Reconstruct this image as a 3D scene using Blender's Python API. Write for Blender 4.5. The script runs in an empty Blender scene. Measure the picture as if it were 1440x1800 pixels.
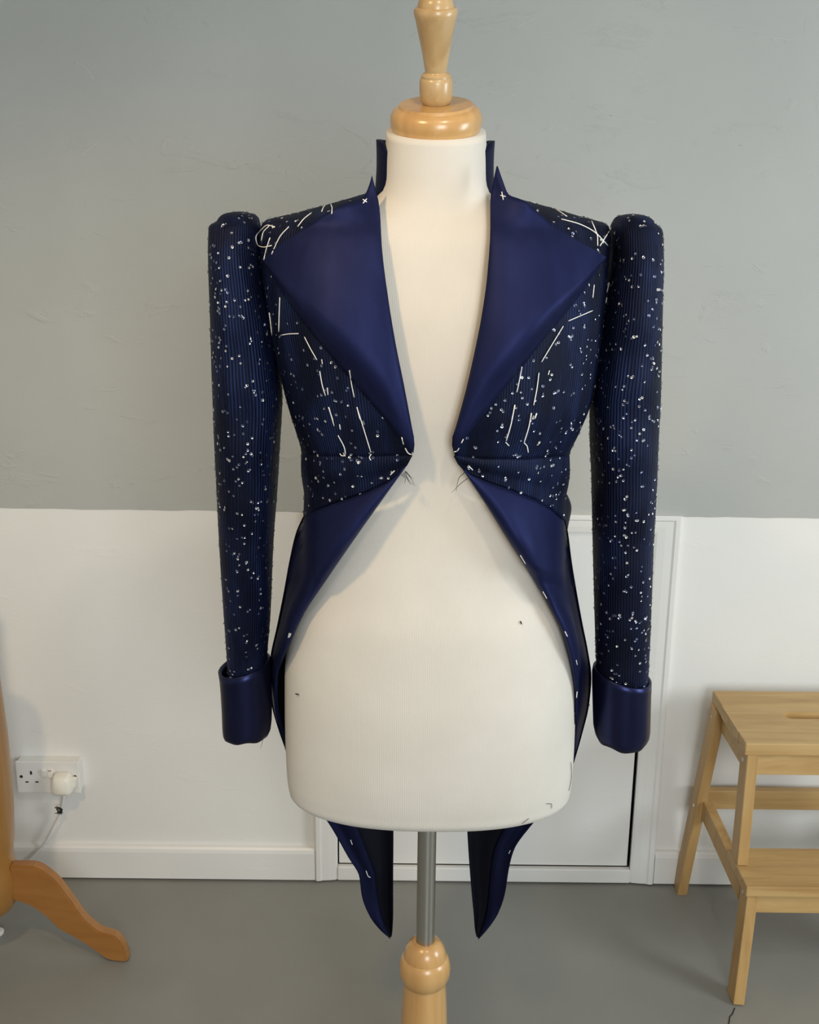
import bpy, bmesh, math, random
import numpy as np
from mathutils import Vector, Matrix
from mathutils.bvhtree import BVHTree

random.seed(7)
rng = np.random.default_rng(7)
SC = bpy.context.scene
COL = SC.collection

# ------------------------------------------------------------------ camera
F_PX, PITCH, ROLL, CAM_H = 1900.0, math.radians(15.5), math.radians(0.6), 1.45
WALL_Y, AX = 2.13, 1.32            # back wall plane, dress form axis
r0 = Vector((1, 0, 0)); u0 = Vector((0, math.sin(PITCH), math.cos(PITCH)))
fw = Vector((0, math.cos(PITCH), -math.sin(PITCH)))
cr = r0 * math.cos(ROLL) + u0 * math.sin(ROLL)
cu = u0 * math.cos(ROLL) - r0 * math.sin(ROLL)
CAM = Vector((0, 0, CAM_H))
cam_d = bpy.data.cameras.new('camera'); cam = bpy.data.objects.new('camera', cam_d); COL.objects.link(cam)
m3 = Matrix((cr, cu, -fw)).transposed()
cam.matrix_world = Matrix.Translation(CAM) @ m3.to_4x4()
cam_d.sensor_fit = 'VERTICAL'; cam_d.sensor_height = 36.0; cam_d.lens = 36.0 * F_PX / 1800.0
cam_d.clip_start = 0.05
SC.camera = cam

# ------------------------------------------------------------------ world, lights, exposure
w = bpy.data.worlds.new('world'); SC.world = w; w.use_nodes = True
w.node_tree.nodes['Background'].inputs[0].default_value = (0.95, 0.98, 1.0, 1)
w.node_tree.nodes['Background'].inputs[1].default_value = 0.32

def light(name, kind, loc, target, energy, color, size=0.3, size_y=None, spot=None, blend=0.6):
    d = bpy.data.lights.new(name, kind); d.energy = energy; d.color = color
    if kind == 'AREA':
        d.size = size
        if size_y: d.shape = 'RECTANGLE'; d.size_y = size_y
    else:
        d.shadow_soft_size = size
    if spot: d.spot_size = math.radians(spot); d.spot_blend = blend
    o = bpy.data.objects.new(name, d); COL.objects.link(o); o.location = loc
    o.rotation_euler = (Vector(target) - Vector(loc)).to_track_quat('-Z', 'Y').to_euler()
    return o
light('window_daylight', 'AREA', (0.60, -1.45, 1.50), (0.1, 2.0, 0.85), 37, (0.90, 0.96, 1.0), 0.9, 1.1)
light('window_daylight', 'AREA', (2.40, 0.70, 1.35), (0.6, 1.8, 1.15), 38, (0.87, 0.95, 1.0), 0.9, 1.0)
light('ceiling_downlight', 'SPOT', (-0.66, 0.34, 2.36), (-0.45, 1.45, 0.3), 47, (1.0, 0.70, 0.38), 0.06, spot=88, blend=0.7)
light('ceiling_downlight', 'SPOT', (0.35, 0.35, 2.36), (0.20, 1.45, 0.3), 18, (1.0, 0.86, 0.68), 0.05, spot=100, blend=0.8)
SC.view_settings.view_transform = 'Standard'; SC.view_settings.look = 'None'
SC.view_settings.gamma = 1.0; SC.view_settings.use_curve_mapping = False
SC.view_settings.exposure = 0.0

# ------------------------------------------------------------------ pixel <-> place helpers (frame 1440 x 1800)
def ray(px, py):
    return fw + cr * ((px - 720) / F_PX) + cu * ((900 - py) / F_PX)
def at(px, py, Y):
    d = ray(px, py); return CAM + d * (Y / d.y)
def at_z(px, py, z):
    d = ray(px, py); return CAM + d * ((z - CAM_H) / d.z)
def proj(p):
    v = Vector(p) - CAM; k = v.dot(fw)
    return 720 + F_PX * v.dot(cr) / k, 900 - F_PX * v.dot(cu) / k

def pchip(xs, ys, x):
    xs = np.asarray(xs, float); ys = np.asarray(ys, float); x = np.atleast_1d(np.asarray(x, float))
    h = np.diff(xs); dl = np.diff(ys) / h; n = len(xs); d = np.zeros(n)
    for i in range(1, n - 1):
        if dl[i-1] * dl[i] > 0:
            w1 = 2*h[i] + h[i-1]; w2 = h[i] + 2*h[i-1]
            d[i] = (w1 + w2) / (w1/dl[i-1] + w2/dl[i])
    d[0] = dl[0]; d[-1] = dl[-1]
    x = np.clip(x, xs[0], xs[-1]); k = np.clip(np.searchsorted(xs, x) - 1, 0, n - 2)
    t = (x - xs[k]) / h[k]
    return (ys[k]*(1+2*t)*(1-t)**2 + h[k]*d[k]*t*(1-t)**2 + ys[k+1]*t*t*(3-2*t) + h[k]*d[k+1]*t*t*(t-1))

def spline(pts, n):
    """smooth curve through n-tuples, sampled evenly along its length"""
    P = np.array([tuple(p) for p in pts], float)
    L = np.concatenate([[0], np.cumsum(np.linalg.norm(np.diff(P, axis=0), axis=1))])
    t = np.linspace(0, L[-1], n)
    return np.stack([pchip(L, P[:, k], t) for k in range(P.shape[1])], 1)

# ------------------------------------------------------------------ object helpers
def link(name, me, parent=None, mat=None):
    o = bpy.data.objects.new(name, me); COL.objects.link(o)
    if mat is not None and not me.materials: me.materials.append(mat)
    if parent is not None: o.parent = parent
    return o
def root_of(p):
    while p.parent is not None: p = p.parent
    return p
def origin(parent):
    if parent is None: return Vector((0, 0, 0))
    v = Vector((0, 0, 0)); p = parent
    while p is not None: v += p.location; p = p.parent
    return v
def thing(name, label, cat, loc, group=None):
    o = bpy.data.objects.new(name, None); COL.objects.link(o); o.location = loc
    o.empty_display_size = 0.05
    o['label'] = label; o['category'] = cat
    if group: o['group'] = group
    return o
def tag(o, label, cat, group=None):
    o['label'] = label; o['category'] = cat
    if group: o['group'] = group
    return o
RAW = {}
def mesh_obj(name, verts, faces, mat, parent=None, uvs=None, smooth=True, loc=None):
    """world-space verts -> one object under parent"""
    org = origin(parent) + (Vector(loc) if loc is not None else Vector((0, 0, 0)))
    me = bpy.data.meshes.new(name)
    me.from_pydata([tuple(Vector(v) - org) for v in verts], [], faces)
    if uvs is not None:
        l = me.uv_layers.new(name='UVMap')
        for p in me.polygons:
            for li, vi in zip(p.loop_indices, p.vertices): l.data[li].uv = uvs[vi]
    me.validate(); me.update()
    bm = bmesh.new(); bm.from_mesh(me)
    bmesh.ops.remove_doubles(bm, verts=bm.verts, dist=1e-6)
    bmesh.ops.dissolve_degenerate(bm, edges=bm.edges, dist=1e-7)
    bm.to_mesh(me); bm.free()
    if smooth: me.polygons.foreach_set('use_smooth', [True] * len(me.polygons))
    o = link(name, me, parent, mat)
    if loc is not None: o.location = loc
    RAW[o.name] = ([Vector(v) for v in verts], faces)
    return o
def grid(name, G, mat, parent=None, thick=0.0, flip=False, closed=False, face=None, level=0, rim=True):
    """G[i][j] points -> sheet; thickness grows away from the outer face"""
    n, m = len(G), len(G[0]); V = []; UV = []
    mean_u = [0.0]
    for j in range(1, m): mean_u.append(mean_u[-1] + float(np.mean([(Vector(G[i][j]) - Vector(G[i][j-1])).length for i in range(n)])))
    for i in range(n):
        for j in range(m):
            V.append(Vector(G[i][j])); 
            UV.append((mean_u[j], Vector(G[i][j]).z))
    Fc = []
    for i in range(n - 1):
        for j in range(m - 1 if not closed else m):
            a, b = i*m + j, i*m + (j+1) % m; c, d = a + m, b + m
            Fc.append((a, b, d, c) if not flip else (a, c, d, b))
    if face is not None:
        nsum = sum(((V[f[1]] - V[f[0]]).cross(V[f[2]] - V[f[0]]) for f in Fc), Vector())
        if nsum.dot(Vector(face)) < 0: Fc = [tuple(reversed(f)) for f in Fc]
    o = mesh_obj(name, V, Fc, mat, parent, UV)
    if level:
        s = o.modifiers.new('smooth', 'SUBSURF'); s.levels = s.render_levels = level
    if thick:
        s = o.modifiers.new('thickness', 'SOLIDIFY'); s.thickness = abs(thick); s.offset = -1 if thick > 0 else 1; s.use_rim = rim
    return o
def box_bm(bm, c, d, rot=None, bev=0.0, seg=2):
    r = bmesh.ops.create_cube(bm, size=1.0); vs = r['verts']
    for v in vs: v.co = Vector((v.co.x*d[0], v.co.y*d[1], v.co.z*d[2]))
    if bev:
        es = list({e for v in vs for e in v.link_edges})
        nb = bmesh.ops.bevel(bm, geom=es, offset=bev, segments=seg, affect='EDGES', profile=0.6)
        vs = list({v for f in nb['faces'] for v in f.verts} | {v for v in vs if v.is_valid})
    M = Matrix.Translation(Vector(c)) @ (rot.to_4x4() if rot is not None else Matrix())
    for v in vs: v.co = M @ v.co
def bm_obj(name, bm, mat, parent=None, smooth=False, loc=None):
    org = origin(parent) + (Vector(loc) if loc is not None else Vector((0, 0, 0)))
    for v in bm.verts: v.co -= org
    bmesh.ops.recalc_face_normals(bm, faces=bm.faces)
    me = bpy.data.meshes.new(name); bm.to_mesh(me); bm.free()
    if smooth: me.polygons.foreach_set('use_smooth', [True] * len(me.polygons))
    o = link(name, me, parent, mat)
    if loc is not None: o.location = loc
    return o
def box(name, c, d, mat, parent=None, rot=None, bev=0.002, seg=2):
    bm = bmesh.new(); box_bm(bm, c, d, rot, bev, seg)
    return bm_obj(name, bm, mat, parent)
def beam(name, p0, p1, wx, wy, mat, parent=None, bev=0.002, upv=(0, 1, 0)):
    """square timber from p0 to p1; wx across, wy along upv, ends cut level with their axis"""
    p0, p1 = Vector(p0), Vector(p1); z = (p1 - p0).normalized(); x = Vector(upv).cross(z).normalized(); y = z.cross(x)
    R = Matrix((x, y, z)).transposed()
    return box(name, (p0 + p1)/2, (wx, wy, (p1 - p0).length), mat, parent, R, bev)
def lathe(name, prof, mat, parent=None, base=(0, 0, 0), R=None, seg=48, smooth=True):
    """prof [(r, h)]; turned round its own axis, capped"""
    V, Fc = [], []; n = len(prof)
    for r, h in prof:
        for k in range(seg):
            a = 2*math.pi*k/seg; p = Vector((r*math.cos(a), r*math.sin(a), h))
            V.append((R @ p if R is not None else p) + Vector(base))
    for i in range(n - 1):
        for k in range(seg):
            a, b = i*seg + k, i*seg + (k+1) % seg; Fc.append((a, b, b + seg, a + seg))
    Fc.append(tuple(reversed(range(seg)))); Fc.append(tuple(range((n-1)*seg, n*seg)))
    o = mesh_obj(name, V, Fc, mat, parent, smooth=smooth)
    e = o.modifiers.new('edges', 'EDGE_SPLIT'); e.split_angle = math.radians(38)
    return o
def tube(name, pts, r, mat, parent=None, seg=6, taper=False):
    P = [Vector(p) for p in pts]; V, Fc = [], []; n = len(P)
    for i, p in enumerate(P):
        t = (P[min(i+1, n-1)] - P[max(i-1, 0)]).normalized()
        a = t.cross(Vector((0.31, 0.9, 0.2))).normalized(); b = t.cross(a)
        rr = r * (1 - 0.7*i/(n-1)) if taper else r
        for k in range(seg):
            an = 2*math.pi*k/seg; V.append(p + a*rr*math.cos(an) + b*rr*math.sin(an))
    for i in range(n - 1):
        for k in range(seg):
            a, b = i*seg + k, i*seg + (k+1) % seg; Fc.append((a, b, b + seg, a + seg))
    Fc.append(tuple(reversed(range(seg)))); Fc.append(tuple(range((n-1)*seg, n*seg)))
    return mesh_obj(name, V, Fc, mat, parent)

# ------------------------------------------------------------------ materials
def new_mat(name):
    m = bpy.data.materials.new(name); m.use_nodes = True
    nt = m.node_tree; return m, nt, nt.nodes['Principled BSDF']
def node(nt, kind, **kw):
    n = nt.nodes.new(kind)
    for k, v in kw.items():
        if k in n.inputs.keys() if isinstance(k, str) else False: n.inputs[k].default_value = v
        else: setattr(n, k, v)
    return n
def ramp(nt, src, stops):
    r = nt.nodes.new('ShaderNodeValToRGB'); e = r.color_ramp.elements
    while len(e) < len(stops): e.new(0.5)
    for el, (p, c) in zip(e, stops): el.position = p; el.color = (*c, 1)
    nt.links.new(src, r.inputs[0]); return r.outputs[0]
def noise(nt, scale, detail=4, rough=0.55, mapping=None, dist=0.0, coord='Object'):
    tc = nt.nodes.new('ShaderNodeTexCoord'); src = tc.outputs[coord]
    if mapping:
        mp = nt.nodes.new('ShaderNodeMapping'); mp.inputs['Scale'].default_value = mapping
        nt.links.new(src, mp.inputs[0]); src = mp.outputs[0]
    n = nt.nodes.new('ShaderNodeTexNoise'); n.inputs['Scale'].default_value = scale
    n.inputs['Detail'].default_value = detail; n.inputs['Roughness'].default_value = rough
    n.inputs['Distortion'].default_value = dist
    nt.links.new(src, n.inputs['Vector']); return n.outputs[0]
def bump(nt, bsdf, src, strength, dist, prev=None):
    b = nt.nodes.new('ShaderNodeBump'); b.inputs['Strength'].default_value = strength; b.inputs['Distance'].default_value = dist
    nt.links.new(src, b.inputs['Height'])
    if prev is not None: nt.links.new(prev, b.inputs['Normal'])
    nt.links.new(b.outputs[0], bsdf.inputs['Normal']); return b.outputs[0]
def plain(name, col, rough=0.5, metal=0.0, spec=0.5):
    m, nt, b = new_mat(name); b.inputs['Base Color'].default_value = (*col, 1)
    b.inputs['Roughness'].default_value = rough; b.inputs['Metallic'].default_value = metal
    b.inputs['Specular IOR Level'].default_value = spec; return m
def paint(name, col, var=0.06, rough=0.6, scratch=0.5, spec=0.35):
    m, nt, b = new_mat(name)
    c0 = tuple(x*(1-var) for x in col); c1 = tuple(min(1, x*(1+var)) for x in col)
    nt.links.new(ramp(nt, noise(nt, 3.0, 5), [(0.35, c0), (0.65, c1)]), b.inputs['Base Color'])
    b.inputs['Roughness'].default_value = rough; b.inputs['Specular IOR Level'].default_value = spec
    p = bump(nt, b, noise(nt, 160, 3, 0.6, (0.5, 1, 1.4)), 0.10, 0.002)
    s = ramp(nt, noise(nt, 7, 6, 0.62, (1.0, 1, 2.2), 0.8), [(0.60, (0, 0, 0)), (0.69, (1, 1, 1))])
    p = bump(nt, b, s, scratch, 0.0018, p)
    bump(nt, b, noise(nt, 2.2, 2), 0.2, 0.01, p)
    return m
def wood(name, dark, mid, light_, along='Z', scale=1.0, rough=0.38, coat=0.15, knots=True):
    m, nt, b = new_mat(name)
    sc = {'X': (0.12, 1, 1), 'Y': (1, 0.12, 1), 'Z': (1, 1, 0.10)}[along]
    g = noise(nt, 38*scale, 6, 0.6, sc, 0.6)
    nt.links.new(ramp(nt, g, [(0.25, dark), (0.5, mid), (0.75, light_)]), b.inputs['Base Color'])
    b.inputs['Roughness'].default_value = rough; b.inputs['Coat Weight'].default_value = coat; b.inputs['Coat Roughness'].default_value = 0.2
    bump(nt, b, g, 0.08, 0.001)
    return m
def sat(name, col, rough=0.55, metal=0.6):
    m, nt, b = new_mat(name)
    c1 = tuple(x*1.12 for x in col); c0 = tuple(x*0.9 for x in col)
    nt.links.new(ramp(nt, noise(nt, 55, 3, 0.5, (1, 1, 0.2)), [(0.3, c0), (0.7, c1)]), b.inputs['Base Color'])
    b.inputs['Roughness'].default_value = rough; b.inputs['Metallic'].default_value = metal
    b.inputs['Specular IOR Level'].default_value = 0.06
    bump(nt, b, noise(nt, 900, 2, 0.5, (1, 1, 0.25)), 0.08, 0.0004)
    return m
def pleat(name):
    """narrow vertical pin-pleats, black and blue threads"""
    m, nt, b = new_mat(name)
    uv = nt.nodes.new('ShaderNodeTexCoord'); sp = nt.nodes.new('ShaderNodeSeparateXYZ'); nt.links.new(uv.outputs['UV'], sp.inputs[0])
    n1 = noise(nt, 25, 3, 0.5, (1, 1, 0.3))
    ad = nt.nodes.new('ShaderNodeMath'); ad.operation = 'MULTIPLY_ADD'; nt.links.new(n1, ad.inputs[0]); ad.inputs[1].default_value = 0.004; nt.links.new(sp.outputs[0], ad.inputs[2])
    mu = nt.nodes.new('ShaderNodeMath'); mu.operation = 'MULTIPLY'; mu.inputs[1].default_value = 2*math.pi/0.0034; nt.links.new(ad.outputs[0], mu.inputs[0])
    si = nt.nodes.new('ShaderNodeMath'); si.operation = 'SINE'; nt.links.new(mu.outputs[0], si.inputs[0])
    h = nt.nodes.new('ShaderNodeMath'); h.operation = 'MULTIPLY_ADD'; h.inputs[1].default_value = 0.5; h.inputs[2].default_value = 0.5; nt.links.new(si.outputs[0], h.inputs[0])
    patch = ramp(nt, noise(nt, 14, 5, 0.65, (1.6, 1.6, 0.45)), [(0.38, (0, 0, 0)), (0.62, (1, 1, 1))])
    mm = nt.nodes.new('ShaderNodeMath'); mm.operation = 'MULTIPLY'; nt.links.new(h.outputs[0], mm.inputs[0]); nt.links.new(patch, mm.inputs[1])
    col = ramp(nt, mm.outputs[0], [(0.0, (0.002, 0.0025, 0.008)), (0.35, (0.0032, 0.0055, 0.021)), (1.0, (0.012, 0.024, 0.085))])
    nt.links.new(col, b.inputs['Base Color'])
    b.inputs['Roughness'].default_value = 0.55; b.inputs['Specular IOR Level'].default_value = 0.22
    b.inputs['Specular Tint'].default_value = (0.5, 0.6, 1, 1)
    p = bump(nt, b, h.outputs[0], 0.55, 0.0012)
    bump(nt, b, noise(nt, 60, 4, 0.6, (1, 1, 0.25)), 0.35, 0.003, p)
    return m
def jersey(name):
    m, nt, b = new_mat(name)
    nt.links.new(ramp(nt, noise(nt, 9, 4), [(0.3, (0.63, 0.595, 0.53)), (0.7, (0.68, 0.645, 0.58))]), b.inputs['Base Color'])
    b.inputs['Roughness'].default_value = 0.9; b.inputs['Specular IOR Level'].default_value = 0.15
    uv = nt.nodes.new('ShaderNodeTexCoord'); sp = nt.nodes.new('ShaderNodeSeparateXYZ'); nt.links.new(uv.outputs['UV'], sp.inputs[0])
    mu = nt.nodes.new('ShaderNodeMath'); mu.operation = 'MULTIPLY'; mu.inputs[1].default_value = 2*math.pi/0.0020; nt.links.new(sp.outputs[0], mu.inputs[0])
    si = nt.nodes.new('ShaderNodeMath'); si.operation = 'SINE'; nt.links.new(mu.outputs[0], si.inputs[0])
    p = bump(nt, b, si.outputs[0], 0.12, 0.0005)
    bump(nt, b, noise(nt, 420, 3, 0.6, (1, 1, 0.6)), 0.16, 0.0008, p)
    return m

M_GREY = paint('grey_wall_paint', (0.435, 0.44, 0.41), 0.03, 0.5, 0.45)
M_RIDGE = plain('chalky_grey_paint', (0.56, 0.56, 0.53), 0.7)
M_WHITE = paint('white_wall_paint', (0.80, 0.785, 0.74), 0.02, 0.55, 0.16)
M_GLOSS = paint('white_gloss_paint', (0.80, 0.785, 0.745), 0.02, 0.32, 0.12, 0.5)
M_FLOOR = paint('grey_floor_paint', (0.235, 0.230, 0.205), 0.06, 0.42, 0.10, 0.5)
M_CEIL = plain('ceiling_paint', (0.6, 0.59, 0.56), 0.8)
M_VOID = plain('void_painted_shade', (0.05, 0.03, 0.02), 0.9)  # near-black brown stands in for the shade behind the hatch
M_BIRCH = wood('varnished_birch', (0.44, 0.23, 0.08), (0.54, 0.315, 0.115), (0.61, 0.39, 0.165), 'Z', 0.7, 0.3, 0.5)
M_BIRCHX = wood('pale_birch', (0.38, 0.23, 0.09), (0.48, 0.32, 0.145), (0.56, 0.40, 0.21), 'Z', 1.0, 0.32, 0.35)
M_ORANGE = wood('orange_beech', (0.26, 0.10, 0.02), (0.33, 0.14, 0.03), (0.39, 0.18, 0.045), 'X', 0.6, 0.4, 0.3)
M_STOOLX = wood('oiled_pine_boards', (0.40, 0.23, 0.08), (0.52, 0.325, 0.125), (0.60, 0.40, 0.17), 'X', 0.8, 0.5, 0.05)
M_STOOLZ = wood('oiled_pine_legs', (0.38, 0.215, 0.07), (0.50, 0.30, 0.11), (0.57, 0.37, 0.15), 'Z', 0.8, 0.5, 0.05)
M_JERSEY = jersey('cream_jersey')
M_SATIN = sat('navy_satin', (0.0150, 0.0195, 0.068))
M_CUFF = sat('glossy_navy_satin', (0.021, 0.025, 0.070), 0.34, 0.85)
M_SATIND = sat('dark_navy_satin', (0.010, 0.0125, 0.040))
M_PLEAT = pleat('pleated_navy_cloth')
M_LINING = plain('black_lining', (0.003, 0.0035, 0.008), 0.6, 0.0, 0.12)
M_SEQ = plain('silver_sequin', (0.62, 0.64, 0.74), 0.25, 0.95)
M_SEQW = plain('white_sequin', (0.85, 0.85, 0.82), 0.3, 0.6)
M_SEQB = plain('blue_grey_sequin', (0.22, 0.25, 0.38), 0.3, 0.9)
M_THREAD = plain('white_cotton_thread', (0.86, 0.85, 0.80), 0.8)
M_BLACKTH = plain('black_thread', (0.01, 0.01, 0.012), 0.7)
M_CHROME = plain('brushed_steel', (0.50, 0.50, 0.47), 0.28, 1.0)
M_SCREW = plain('zinc_screw', (0.72, 0.70, 0.66), 0.35, 0.9)
M_HOLE = plain('dark_slot', (0.02, 0.018, 0.015), 0.8)
M_PLASTIC = plain('white_plastic', (0.80, 0.79, 0.75), 0.35)
M_CREAM = plain('cream_plastic', (0.83, 0.80, 0.70), 0.38)

# ------------------------------------------------------------------ the room
XL, XR, YF, ZC = -2.3, 2.5, -1.6, 2.42
def struct(o): o['kind'] = 'structure'; return o
fl = struct(box('floor', ((XL+XR)/2, (YF+WALL_Y)/2, -0.02), (XR-XL, WALL_Y-YF+0.3, 0.04), M_FLOOR, bev=0))
struct(box('ceiling', ((XL+XR)/2, (YF+WALL_Y)/2, ZC+0.03), (XR-XL, WALL_Y-YF+0.3, 0.06), M_CEIL, bev=0))
struct(box('wall_left', (XL-0.03, (YF+WALL_Y)/2, ZC/2), (0.06, WALL_Y-YF+0.3, ZC), M_WHITE, bev=0))
struct(box('wall_right', (XR+0.03, (YF+WALL_Y)/2, ZC/2), (0.06, WALL_Y-YF+0.3, ZC), M_WHITE, bev=0))

# hatch in the knee wall: opening measured on the wall plane
HX0, HX1 = at(594, 1500, WALL_Y).x, at(1130, 1200, WALL_Y).x
HZ0, HZ1 = at(850, 1521, WALL_Y).z, at(1080, 936, WALL_Y).z
ZB = at(300, 896.5, WALL_Y).z                  # where the grey paint starts
ZB2 = at(1300, 911, WALL_Y).z
def zb(x): 
    t = (x - at(0, 893, WALL_Y).x) / (at(1440, 911, WALL_Y).x - at(0, 893, WALL_Y).x)
    t = min(max(t, -0.5), 1.5)
    return at(0, 893, WALL_Y).z * (1-t) + at(1440, 911, WALL_Y).z * t
def wall_back():
    V, Fc, MI = [], [], []
    def quad(a, b, c, d, mi):
        i = len(V); V.extend([a, b, c, d]); Fc.append((i, i+1, i+2, i+3)); MI.append(mi)
    Y = WALL_Y
    xs = sorted(set([XL, HX0, HX1, XR] + list(np.arange(XL + .05, XR, 0.02))))
    wob = {x: 0.0005*math.sin(x*41) + 0.0004*math.sin(x*97 + 1) + 0.0012*(random.random() - .5) for x in xs}
    for a, b in zip(xs[:-1], xs[1:]):
        za, zc = zb(a) + wob[a], zb(b) + wob[b]
        lo = HZ1 if (a >= HX0 - 1e-6 and b <= HX1 + 1e-6) else 0.0
        quad((a, Y, lo), (b, Y, lo), (b, Y, zc), (a, Y, za), 0)
        quad((a, Y-0.0012, za), (b, Y-0.0012, zc), (b, Y-0.0012, ZC), (a, Y-0.0012, ZC), 1)
        quad((a, Y, za), (b, Y, zc), (b, Y-0.0012, zc), (a, Y-0.0012, za), 0)
        if lo > 0: quad((a, Y, 0), (b, Y, 0), (b, Y, HZ0), (a, Y, HZ0), 0)
    # sides and back of the hatch void, coloured dark to deepen the gap's shade
    Z = Y + 0.25
    quad((HX0, Y, HZ0), (HX0, Y, HZ1), (HX0, Z, HZ1), (HX0, Z, HZ0), 2)
    quad((HX1, Y, HZ0), (HX1, Y, HZ1), (HX1, Z, HZ1), (HX1, Z, HZ0), 2)
    quad((HX0, Y, HZ1), (HX1, Y, HZ1), (HX1, Z, HZ1), (HX0, Z, HZ1), 2)
    quad((HX0, Y, HZ0), (HX1, Y, HZ0), (HX1, Z, HZ0), (HX0, Z, HZ0), 2)
    quad((HX0, Z, HZ0), (HX1, Z, HZ0), (HX1, Z, HZ1), (HX0, Z, HZ1), 2)
    me = bpy.data.meshes.new('wall_back'); me.from_pydata(V, [], Fc)
    for m in (M_WHITE, M_GREY, M_VOID): me.materials.append(m)
    for p, mi in zip(me.polygons, MI): p.material_index = mi
    bm = bmesh.new(); bm.from_mesh(me); bmesh.ops.remove_doubles(bm, verts=bm.verts, dist=1e-6); bm.to_mesh(me); bm.free()
    return struct(link('wall_back', me))
wall_back()
FW = 0.052                                       # architrave width
leaf = struct(box('door_1', ((HX0+HX1)/2 - 0.0015, WALL_Y + 0.006, (HZ0+HZ1)/2 + 0.0012), (HX1-HX0-0.009, 0.018, HZ1-HZ0-0.006), M_GLOSS, bev=0.0015))
def mitred(name, pts_o, pts_i, parent):
    """architrave length: outer edge and inner edge on the wall, moulded in three steps"""
    (ax, az), (bx, bz) = pts_o; (cx_, cz), (dx, dz) = pts_i
    prof = [(0.0, 0.0), (0.0, 0.016), (0.06, 0.018), (0.22, 0.018), (0.30, 0.0155), (0.60, 0.0145), (0.90, 0.012), (1.0, 0.010), (1.0, -0.012)]
    V = []; 
    for t, h in prof:
        V.append((ax + (cx_-ax)*t, WALL_Y - h, az + (cz-az)*t)); V.append((bx + (dx-bx)*t, WALL_Y - h, bz + (dz-bz)*t))
    Fc = [(2*i, 2*i+1, 2*i+3, 2*i+2) for i in range(len(prof)-1)]
    o = mesh_obj(name, V, Fc, M_GLOSS, parent, smooth=False)
    return o
OX0, OX1, OZ1 = HX0 - FW*0.95, HX1 + FW, HZ1 + FW*0.78
mitred('frame_post', ((OX1, 0.004), (OX1, OZ1)), ((HX1, 0.004), (HX1, HZ1)), leaf)
mitred('frame_post', ((OX0, 0.004), (OX0, OZ1)), ((HX0, 0.004), (HX0, HZ1)), leaf)
mitred('frame_head', ((OX0, OZ1), (OX1, OZ1)), ((HX0, HZ1), (HX1, HZ1)), leaf)
box('sill', ((HX0+HX1)/2, WALL_Y - 0.006, (HZ0+0.004)/2), (HX1-HX0-0.001, 0.016, HZ0-0.004), M_GLOSS, leaf, bev=0.002)
BBH = at(300, 1491, WALL_Y-0.016).z
def baseboard(name, x0, x1):
    prof = [(0.0, BBH + 0.001), (0.010, BBH), (0.014, BBH - 0.004), (0.016, BBH - 0.012), (0.016, 0.005), (0.0, 0.005)]
    V = []
    for h, z in prof: V += [(x0, WALL_Y - h, z), (x1, WALL_Y - h, z)]
    Fc = [(2*i, 2*i+1, 2*i+3, 2*i+2) for i in range(len(prof)-1)] + [tuple(range(0, 12, 2)), tuple(range(11, 0, -2))]
    return struct(mesh_obj(name, V, Fc, M_GLOSS, smooth=False))
baseboard('baseboard_left', XL, OX0 - 0.001); baseboard('baseboard_right', OX1 + 0.001, XR)

wall_o = bpy.data.objects['wall_back']
for l in ([(1072,203),(1090,205),(1110,212),(1130,212),(1152,215)], [(955,230),(985,222),(1020,218)], [(960,225),(1000,228)], [(410,285),(450,262),(500,247),(545,235)], [(430,290),(480,268),(540,252),(580,240)],
          [(490,275),(545,305),(560,318)], [(130,110),(150,120),(165,140)], [(140,275),(172,250)], [(1355,70),(1370,67),(1385,70),(1400,66),(1408,73)], [(800,145),(830,135)], [(865,142),(890,150),(915,145)], [(860,165),(880,160),(905,168)], [(930,285),(955,292)], [(1300,255),(1345,268),(1380,272)]):
    tube('plaster_ridge', [at(x, y, WALL_Y - 0.0011) for x, y in spline(l, 14)], .0005, M_RIDGE, wall_o, 5)
# ------------------------------------------------------------------ dress form
NEXP = 2.35
class Loft:
    """stack of super-elliptic sections; rows are (py, x left, x right, depth front, depth back) read in the plane of the form's axis"""
    def __init__(s, rows, grow=0.0, n=NEXP):
        z, cx, a, bf, bb = [], [], [], [], []
        for py, xl, xr, f, b in rows:
            L, R = at(xl, py, AX), at(xr, py, AX)
            z.append((L.z + R.z)/2); cx.append((L.x + R.x)/2); a.append((R.x - L.x)/2 + grow); bf.append(f + grow); bb.append(b + grow)
        o = np.argsort(z); s.z = np.array(z)[o]; s.t = [np.array(q)[o] for q in (cx, a, bf, bb)]; s.n = n
    def at(s, z):
        return [float(pchip(s.z, q, z)[0]) for q in s.t]
    def pt(s, phi, z, grow=0.0):
        cx, a, bf, bb = s.at(z); e = 2.0/s.n
        sn, cs = math.sin(phi), math.cos(phi)
        b = bf if cs >= 0 else bb
        return Vector((cx + math.copysign(abs(sn)**e, sn)*(a+grow), AX - math.copysign(abs(cs)**e, cs)*(b+grow), z))
    def front(s, x, z, grow=0.0):
        cx, a, bf, bb = s.at(z); q = min(abs(x-cx)/(a+grow), 1.0)
        return AX - (bf+grow)*(1 - q**s.n)**(1/s.n)
    def hit(s, px, py, off=0.0):
        Y = AX - 0.1
        for _ in range(25):
            p = at(px, py, Y); Y = 0.5*Y + 0.5*s.front(p.x, p.z, off)
        return at(px, py, Y)

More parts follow.
